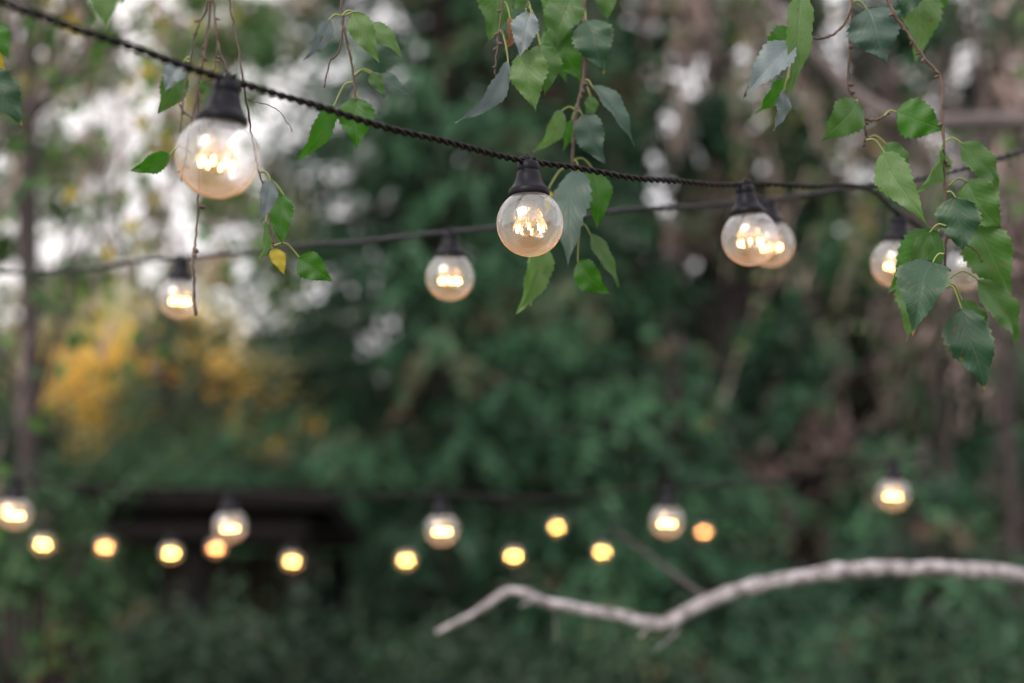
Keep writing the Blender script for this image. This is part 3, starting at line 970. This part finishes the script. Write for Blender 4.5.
F_WOOD = foliage_mat('far_woods_leaves', [(0, (0.04, 0.06, 0.035)), (.5, (0.07, 0.09, 0.05)), (.8, (0.11, 0.10, 0.075)), (1, (0.18, 0.14, 0.12))], .3)


def trunk_part(root, loc, h, r0, r1, mat, lean=(0, 0)):
    mb = MB()
    k = np.linspace(0, 1, 14)
    q = np.stack([loc[0] + lean[0] * k * h + 0.05 * np.sin(k * 7), loc[1] + lean[1] * k * h + 0.04 * np.cos(k * 5), -0.1 + k * h], 1)
    mb.tube(q, r0 + (r1 - r0) * k, 12)
    mb.build('trunk', mat, root, origin=(loc[0], loc[1], 0))
    return q


def spruce(loc, H, Rb, label, z0=0.2, dens=1.0, seed=0):
    rg = np.random.default_rng(seed)
    root = empty('spruce_tree', (loc[0], loc[1], 0))
    tag(root, label, 'tree', 'spruce trees behind the lights')
    trunk_part(root, loc, H, Rb * .055, .02, M_BARK)
    C, Dr, T = [], [], []
    br = MB()
    z = z0
    while z < H - .15:
        rad = Rb * (1 - z / H) ** 0.85
        nb = int(max(5, 9 - 3 * z / H))
        a0 = rg.uniform(0, 6.28)
        for k in range(nb):
            a = a0 + 6.283 * k / nb + rg.normal() * .18
            L = rad * rg.uniform(.7, 1.12)
            u = np.array([math.cos(a), math.sin(a), 0])
            sgn = np.array([-math.sin(a), math.cos(a), 0])
            drop = rg.uniform(.16, .34)
            zz = z + rg.normal() * .06
            s = np.linspace(0, 1, 8)
            spine = np.array([loc[0], loc[1], zz]) + u * (s * L)[:, None] + np.array([0, 0, 1.]) * (-drop * L * s ** 1.2 + .12 * L * s ** 4)[:, None]
            br.tube(spine, np.linspace(.02, .004, 8), 5, caps=False)
            nsub = int(L * 15 * dens) + 3
            ss = rg.uniform(.12, 1, nsub) ** .8
            btint = np.clip(rg.normal(.45, .27), 0, .86)
            if rg.random() < .035:
                btint = rg.uniform(.91, .98)
            for s1 in ss:
                o = np.array([np.interp(s1, s, spine[:, c]) for c in range(3)])
                side = rg.choice([-1, 1])
                sl = (0.16 + .34 * (1 - s1)) * min(1, rad) * rg.uniform(.7, 1.2) + .08
                d = unit(u * rg.uniform(.4, .9) + sgn * side * rg.uniform(.5, 1) + np.array([0, 0, -rg.uniform(.25, 1.0)]))
                m = int(sl / .035) + 2
                tt = np.linspace(.05, 1, m)[:, None]
                c = o + d * tt * sl + np.array([0, 0, -1.]) * .2 * sl * tt ** 2 + rg.normal(size=(m, 3)) * .012
                C.append(c)
                Dr.append(np.tile(d, (m, 1)) + rg.normal(size=(m, 3)) * .35)
                T.append(np.clip(btint + rg.normal(size=m) * .07 + (.1 * tt[:, 0]), 0, 1))
        z += rg.uniform(.13, .20) * (1 + .4 * (H / 9 - 1))
    C, Dr, T = np.concatenate(C), np.concatenate(Dr), np.concatenate(T)
    o = np.array([loc[0], loc[1], 0])
    br.build('bough', M_BARK, root, origin=o)
    leaf_quads('crown', C, Dr, rg.uniform(.06, .10, len(C)), rg.uniform(.022, .04, len(C)), T, F_SPRUCE, root, o)


def weeping(loc, H, crown, label, n_strand, leaf_n, mat=F_BIRCH, twigmat=F_TWIGS, trunk_r=.08, leafsize=.045, name='birch_tree', trunkmat=None,
            seed=0, strand=(0.5, 1.6), twiggy=0.5, lean=(0, 0), group='birch trees behind the lights', hole=None):
    """crown: (x0,x1,y0,y1,z0,z1) world box from which strands hang"""
    rg = np.random.default_rng(seed)
    root = empty(name, (loc[0], loc[1], 0))
    tag(root, label, 'tree', group)
    tq = trunk_part(root, loc, H, trunk_r, trunk_r * .25, trunkmat or M_BARK, lean)
    x0, x1, y0, y1, z0, z1 = crown
    # limbs from the trunk to hubs in the crown
    nh = max(8, n_strand // 11)
    hubs = np.stack([rg.uniform(x0, x1, nh), rg.uniform(y0, y1, nh), rg.uniform(z0 + .3 * (z1 - z0), z1, nh)], 1)
    lm = MB()
    for h in hubs:
        zt = np.clip(h[2] - rg.uniform(.6, 2.2), .8, H * .85)
        b = np.array([np.interp(zt, tq[:, 2], tq[:, 0]), np.interp(zt, tq[:, 2], tq[:, 1]), zt])
        q = spline([b, b * .6 + h * .4 + np.array([0, 0, .25]), h], 7)
        lm.tube(q, np.linspace(trunk_r * .38, .008, len(q)), 7, caps=False)
    lm.build('limb', trunkmat or M_BARK, root, origin=(loc[0], loc[1], 0))
    hub_r = rg.uniform(0, 1, nh)
    hub_t = rg.uniform(0, .95, nh)
    C, Dr, T = [], [], []
    C2, D2, T2, L2 = [], [], [], []
    for k in range(n_strand):
        hi = rg.integers(nh)
        h = hubs[hi]
        st = h + rg.normal(size=3) * np.array([min(.22, (x1 - x0) * .12), .25, .3])
        L = rg.uniform(*strand)
        m = max(4, int(L / .06))
        s = np.linspace(0, 1, m)[:, None]
        dr = unit(np.r_[rg.normal(size=2) * .28, -1.0])
        pts = st + dr * s * L + np.cumsum(rg.normal(size=(m, 3)) * .012, axis=0)
        dd = np.gradient(pts, axis=0)
        C2.append(pts)
        D2.append(dd)
        T2.append(np.clip(hub_t[hi] + rg.normal(size=m) * .1, 0, 1))
        L2.append(np.full(m, L / m * 1.3))
        if hub_r[hi] < twiggy:    # seed catkins and dry side twigs instead of leaves
            kk = leaf_n
            i = rg.integers(0, m, kk)
            C2.append(pts[i] + rg.normal(size=(kk, 3)) * .04)
            D2.append(rg.normal(size=(kk, 3)) * .5 + np.array([0, 0, -1]))
            T2.append(np.clip(hub_t[hi] + rg.normal(.1, .12, kk), 0, 1))
            L2.append(rg.uniform(.04, .08, kk))
        else:
            i = rg.integers(0, m, leaf_n)
            C.append(pts[i] + rg.normal(size=(leaf_n, 3)) * .045)
            Dr.append(rg.normal(size=(leaf_n, 3)) * .6 + np.array([0, 0, -1]))
            T.append(np.clip(hub_t[hi] + rg.normal(size=leaf_n) * .12, 0, 1))
    o = np.array([loc[0], loc[1], 0])
    if C:
        C, Dr, T = np.concatenate(C), np.concatenate(Dr), np.concatenate(T)
        leaf_quads('crown', C, Dr, rg.uniform(.8, 1.3, len(C)) * leafsize, rg.uniform(.6, 1.0, len(C)) * leafsize, T, mat, root, o)
    C2, D2, T2, L2 = np.concatenate(C2), np.concatenate(D2), np.concatenate(T2), np.concatenate(L2)
    tw = leaf_quads('twigs', C2, D2, L2, np.where(L2 > .08, .012, .02), T2, twigmat, root, o)
    tw['kind'] = 'stuff'


def bush(loc, r, h, label, mat, n=9000, name='shrub', size=.05, seed=0, group='shrubs under the trees', z0=0.0, cat='shrub', flat=.7):
    rg = np.random.default_rng(seed)
    root = empty(name, (loc[0], loc[1], 0))
    tag(root, label, cat, group)
    mb = MB()
    nh = 26
    hubs = []
    for k in range(nh):
        v = unit(rg.normal(size=3))
        v[2] = abs(v[2])
        rr = rg.uniform(.55, 1)
        hb = np.array([loc[0], loc[1], z0]) + v * np.array([r, r * flat, h - z0]) * rr
        hubs.append(hb)
        b = np.array([loc[0] + rg.normal() * .06, loc[1] + rg.normal() * .06, -.05])
        mb.tube(spline([b, (b + hb) / 2 + np.array([0, 0, .15]), hb], 6), np.linspace(.022 if z0 < .5 else .05, .006, 13), 6, caps=False)
    mb.build('stem' if cat == 'shrub' else 'trunk', M_BARK, root, origin=(loc[0], loc[1], 0))
    hubs = np.array(hubs)
    i = rg.integers(0, nh, n)
    C = hubs[i] + rg.normal(size=(n, 3)) * r * .17
    ok = C[:, 2] > .03
    C, i = C[ok], i[ok]
    ht = np.clip(rg.normal(.45, .22, nh), 0, .95)
    T = np.clip(ht[i] + rg.normal(size=len(i)) * .12, 0, 1)
    leaf_quads('foliage' if cat == 'shrub' else 'crown', C, rg.normal(size=(len(C), 3)) + np.array([0, 0, -.4]), rg.uniform(.8, 1.4, len(C)) * size,
               rg.uniform(.5, .8, len(C)) * size, T, mat, root, np.array([loc[0], loc[1], 0]))


def XZ(px, py, Y):
    """world x, z of the sight line through a pixel at distance Y north of the camera"""
    d = 1.0
    p = P(px, py, d) - CAM
    k = Y / p[1]
    return CAM[0] + p[0] * k, CAM[2] + p[2] * k


def puffy(loc, H, crown, label, n_puff, pr=.2, per=110, size=.055, mat=None, seed=0, trunk_r=.09, hue=(.1, .9), group='leafy trees behind the lights', name='alder_tree', lean=(0, 0), aspect=1.3, kind='leaf'):
    """crown of separate leafy sprays, each with a tint of its own and sky between them"""
    rg = np.random.default_rng(seed)
    root = empty(name, (loc[0], loc[1], 0))
    tag(root, label, 'tree', group)
    tq = trunk_part(root, loc, H, trunk_r, trunk_r * .25, M_BARK, lean)
    x0, x1, y0, y1, z0, z1 = crown
    hubs = np.stack([rg.uniform(x0, x1, n_puff), rg.uniform(y0, y1, n_puff), rg.uniform(z0, z1, n_puff)], 1)
    lm = MB()
    for h in hubs[::5]:
        zt = np.clip(h[2] - rg.uniform(.6, 1.8), .8, H * .9)
        b = np.array([np.interp(zt, tq[:, 2], tq[:, 0]), np.interp(zt, tq[:, 2], tq[:, 1]), zt])
        q = spline([b, b * .55 + h * .45 + np.array([0, 0, .2]), h], 6)
        lm.tube(q, np.linspace(trunk_r * .3, .006, len(q)), 6, caps=False)
    lm.build('limb', M_BARK, root, origin=(loc[0], loc[1], 0))
    N = n_puff * per
    i = np.repeat(np.arange(n_puff), per)
    rad = rg.uniform(.6, 1.35, n_puff) * pr
    g = unit(rg.normal(size=(N, 3))) * rg.uniform(0, 1, (N, 1)) ** .45
    C = hubs[i] + g * rad[i][:, None] * np.array([1, 1, aspect])
    fr = rg.uniform(1.8, 4.5, (5, 3)) * rg.choice([-1, 1], (5, 3))
    nz = sum(np.sin(hubs @ fr[k] + k * 1.7) for k in range(5)) / 3.2
    ht = np.clip(.5 + .5 * nz + rg.normal(size=n_puff) * .10, 0, 1)
    ht = hue[0] + (hue[1] - hue[0]) * (.7 * ht + .3 * rg.uniform(0, 1, n_puff))
    T = np.clip(ht[i] + rg.normal(size=N) * .05, 0, 1)
    leaf_quads('crown', C, rg.normal(size=(N, 3)) * .7 + np.array([0, 0, -.7]), rg.uniform(.8, 1.3, N) * size, rg.uniform(.6, .9, N) * size, T, mat or F_MIX, root, np.array([loc[0], loc[1], 0]))


F_MIX = foliage_mat('mixed_foliage', [(0, (0.014, 0.026, 0.020)), (.22, (0.025, 0.072, 0.040)), (.48, (0.052, 0.148, 0.078)), (.60, (0.070, 0.10, 0.055)), (.68, (0.075, 0.052, 0.050)), (.77, (0.16, 0.115, 0.11)),
                                      (.90, (0.28, 0.21, 0.20)), (.95, (0.10, 0.16, 0.05)), (1, (0.24, 0.12, 0.07))], .25)
F_PALEMIX = foliage_mat('pale_mixed_foliage', [(0, (0.04, 0.09, 0.04)), (.3, (0.09, 0.18, 0.07)), (.5, (0.16, 0.24, 0.09)), (.68, (0.36, 0.29, 0.26)), (.9, (0.52, 0.44, 0.41)), (1, (0.5, 0.42, 0.12))], .4)

# spruces
spruce((-0.45, 9.2), 9.5, 2.5, 'tall dark spruce filling the middle behind the sharp bulb', seed=3)
spruce((2.6, 11.5), 5.4, 2.7, 'spruce behind the right-hand bulbs, seen between bare twigs', seed=5)
spruce((0.95, 8.2), 2.9, 1.5, 'low young spruce behind the pale limb', seed=7)
spruce((2.0, 7.0), 2.2, 1.35, 'young spruce in the lower right corner', seed=8)
spruce((-3.4, 14.0), 4.4, 1.6, 'small far spruce right of the yellow tree', seed=12, dens=.8)
# birches on the left
x, _ = XZ(22, 400, 6.0)
weeping((x, 6.0), 7, (x - 1.2, x + .75, 5.2, 6.8, 2.9, 4.6), 'birch with the dark trunk at the left edge', 75, 26, trunk_r=.06, seed=26, twiggy=.15, strand=(.5, 1.5))
weeping((-4.6, 10.5), 8, (-5.0, -2.8, 9.5, 11.5, 3.2, 6.5), 'birch hanging over the bright gap on the left', 80, 24, trunk_r=.09, seed=22, twiggy=.65, strand=(.6, 1.6))
puffy((-3.6, 8.2), 7, (-4.2, -1.25, 7.4, 8.6, 2.95, 5.4), 'pale mottled tree against the bright sky in the upper left', 175, pr=.14, per=70, size=.075, seed=51, hue=(0, 1), mat=F_PALEMIX, trunk_r=.04)
weeping((-2.3, 3.3), 5, (-1.42, -.92, 3.0, 3.6, 2.45, 3.1), 'nearest birch of the left edge, a few blurred yellow-green leaves', 38, 13, trunk_r=.05, seed=64, twiggy=.2, strand=(.3, .75), leafsize=.048)
weeping((2.9, 4.0), 5, (1.2, 1.75, 3.6, 4.2, 2.3, 3.2), 'birch whose thin brown strands dangle at the right edge', 14, 10, trunk_r=.05, seed=62, twiggy=.85, strand=(.4, 1.0), leafsize=.045)
# trees on the right
weeping((2.75, 8.6), 8, (0.7, 4.2, 7.6, 9.4, 3.2, 6.6), 'birch with bare mauve twigs behind the right bulbs', 95, 30, trunk_r=.045, seed=23, twiggy=.7, strand=(.8, 2.2), lean=(-.08, 0))
weeping((2.62, 7.6), 7, (1.6, 3.4, 7.0, 8.2, 2.6, 4.6), 'birch with brownish hanging strands at the right edge', 50, 26, trunk_r=.04, seed=24, twiggy=.75, strand=(.6, 1.8))
puffy((1.5, 9.8), 8, (0.2, 4.6, 9.2, 10.8, 1.4, 6.2), 'mottled brown and green tree behind the right bulbs', 470, pr=.20, per=95, size=.095, seed=52, hue=(0, .97))
puffy((2.9, 13.0), 9, (0.3, 5.6, 12.4, 14.4, 1.0, 4.2), 'tree with lower dense crown behind the mottled one', 250, pr=.30, per=110, size=.13, seed=53, hue=(0, .75))
puffy((0.2, 12.5), 9, (-1.0, 1.0, 12.0, 13.4, 1.5, 7.6), 'leafy tree filling in behind the tall spruce', 230, pr=.26, per=100, size=.12, seed=54, hue=(.0, .7))
F_PALE = foliage_mat('pale_yellow_foliage', [(0, (0.25, 0.28, 0.12)), (.5, (0.42, 0.42, 0.22)), (1, (0.60, 0.52, 0.30))], .4)
x, z = XZ(150, 315, 24)
bush((x, 24), 2.3, z + .9, 'pale yellow-green tree farthest back in the gap', F_PALE, 5200, 'maple_tree', .13, seed=36, group='trees in the gap', z0=z - 1.6, cat='tree')
# yellow tree and green bushes on the left
x, z = XZ(165, 350, 19)
bush((x, 19), 1.5, z + .6, 'autumn-yellow small tree in the bright gap on the left', F_YELLOW, 8000, 'maple_tree', .10, seed=31, group='trees in the gap', z0=z - 1.2, cat='tree')
x, z = XZ(265, 385, 15)
bush((x, 15), .6, z + .25, 'smaller yellow-leaved tree beside the spruce', F_YELLOW, 900, 'maple_tree', .08, seed=32, group='trees in the gap', z0=z - .7, cat='tree')
x, z = XZ(190, 430, 12.5)
bush((x, 12.5), 1.5, z + .35, 'green rounded shrub below the yellow tree', F_SHRUB, 9000, seed=33, size=.07)
x, z = XZ(60, 430, 13)
bush((x, 13), 1.3, z + .5, 'green shrub behind the dark birch trunk', F_DARK, 8000, seed=34, size=.07)
x, z = XZ(40, 470, 4.8)
bush((x, 4.8), .33, z + .16, 'leafy shrub at the left edge behind the amber lights', F_SHRUB, 1700, seed=35, size=.045, z0=1.0)
for k, (px, py, Y, r) in enumerate([(110, 585, 5.6, .8), (320, 590, 5.9, .8), (470, 640, 6.0, .7), (640, 650, 6.2, .8), (900, 640, 6.0, .9), (1010, 600, 6.6, .8), (215, 585, 5.5, .7), (440, 560, 6.6, .7)]):
    x, z = XZ(px, py, Y)
    bush((x, Y), r, z, ['dark shrub in the lower left before the shelter', 'dark shrub below the right end of the shelter', 'dark shrub below the tip of the pale limb',
                        'dark shrub under the fork of the pale limb', 'dark shrub under the arch of the pale limb', 'dark shrub at the right edge below the limb',
                        'dark shrub in front of the middle of the shelter', 'dark shrub just right of the shelter'][k],
         F_DARK, 6500, seed=40 + k, size=.05)

# shelter
x0, zt = XZ(78, 487, 6.4)
x1, _ = XZ(305, 487, 6.4)
_, z2 = XZ(85, 520, 6.4)
root = empty('garden_shelter', ((x0 + x1) / 2, 7.0, 0))
tag(root, 'low dark timber shelter behind the far lights on the left', 'shelter')
og = ((x0 + x1) / 2, 7.0, 0)
mb = MB()
mb.add([(x0 - .1, 6.35, zt - .09), (x1 + .1, 6.35, zt - .09), (x1 + .1, 8.0, zt - .29), (x0 - .1, 8.0, zt - .29),
        (x0 - .1, 6.35, zt), (x1 + .1, 6.35, zt), (x1 + .1, 8.0, zt - .20), (x0 - .1, 8.0, zt - .20)],
       [(0, 3, 2, 1), (4, 5, 6, 7), (0, 1, 5, 4), (1, 2, 6, 5), (2, 3, 7, 6), (3, 0, 4, 7)])
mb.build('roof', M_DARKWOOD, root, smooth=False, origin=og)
mb = MB()
mb.box((x0, 6.42, z2 - .09), (x1, 6.50, z2))
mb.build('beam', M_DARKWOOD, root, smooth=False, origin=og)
for xx in (x0 + .04, (x0 + x1) / 2, x1 - .04):
    for yy in (6.46, 7.9):
        mb = MB()
        mb.box((xx - .045, yy + .05, 0), (xx + .045, yy + .14, zt - .11 - (yy - 6.4) * .13))
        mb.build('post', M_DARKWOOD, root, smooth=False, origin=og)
mb = MB()
nb = 14
for k in range(nb):
    a = x0 + .1 + (x1 - x0 - .2) * k / nb
    mb.box((a, 7.86, .05), (a + (x1 - x0 - .2) / nb - .012, 7.89, zt - .31))
mb.build('back_wall', M_BROWNWOOD, root, smooth=False, origin=og)

# a grey limb crossing high on the right belongs to a birch standing outside the frame
root = empty('birch_tree', (2.4, 4.4, 0))
tag(root, 'grey blurred limb sloping down through the upper right', 'tree', 'birch trees behind the lights')
trunk_part(root, (2.4, 4.4), 6, .09, .05, M_BIRCH)
mb = MB()
q = spline([np.array([2.38, 4.42, 2.3]), P(1150, 130, 4.0), P(1010, 122, 3.4), P(915, 122, 3.2), P(862, 100, 3.2), P(820, 60, 3.2), P(780, 15, 3.2), P(730, -60, 3.3)], 9)
mb.tube(q, np.linspace(.026, .010, len(q)), 10)
mb.build('limb', M_GREYLIMB, root, origin=(2.4, 4.4, 0))

# far woods: one mass
rg = np.random.default_rng(77)
n = 60000
ang = rg.uniform(-1.1, 1.1, n)
rr = rg.uniform(26, 38, n)
X = rr * np.sin(ang)
Yw = rr * np.cos(ang)
top = 6.6 + 1.2 * np.sin(ang * 17) + .8 * np.sin(ang * 41 + 1) - 2.2 * np.exp(-((ang + .25) / .12) ** 2) - 2.2 * (ang > .02)
Z = top * rg.uniform(0, 1, n) ** .75
Z += rg.normal(size=n) * .35
T = np.clip(.45 + .25 * np.sin(ang * 23) + .12 * rg.normal(size=n), 0, 1)
fw = leaf_quads('far_woods', np.stack([X, Yw, np.maximum(Z, .1)], 1), rg.normal(size=(n, 3)), rg.uniform(.35, .7, n), rg.uniform(.25, .45, n), T, F_WOOD, None)
tag(fw, 'far wood closing off the garden behind everything', 'woods', kind='stuff')

# ------------------------------------------------------------------ render settings
scene.view_settings.view_transform = 'Standard'
scene.view_settings.look = 'None'
scene.view_settings.exposure = 0.88
scene.view_settings.gamma = 1.0
scene.view_settings.use_curve_mapping = False
scene.render.engine = 'CYCLES'
cy = scene.cycles
cy.use_denoising = True
cy.max_bounces = 8
cy.diffuse_bounces = 4
cy.glossy_bounces = 3
cy.transmission_bounces = 4
cy.transparent_max_bounces = 16
cy.sample_clamp_indirect = 6.0
cy.caustics_reflective = False
cy.caustics_refractive = False
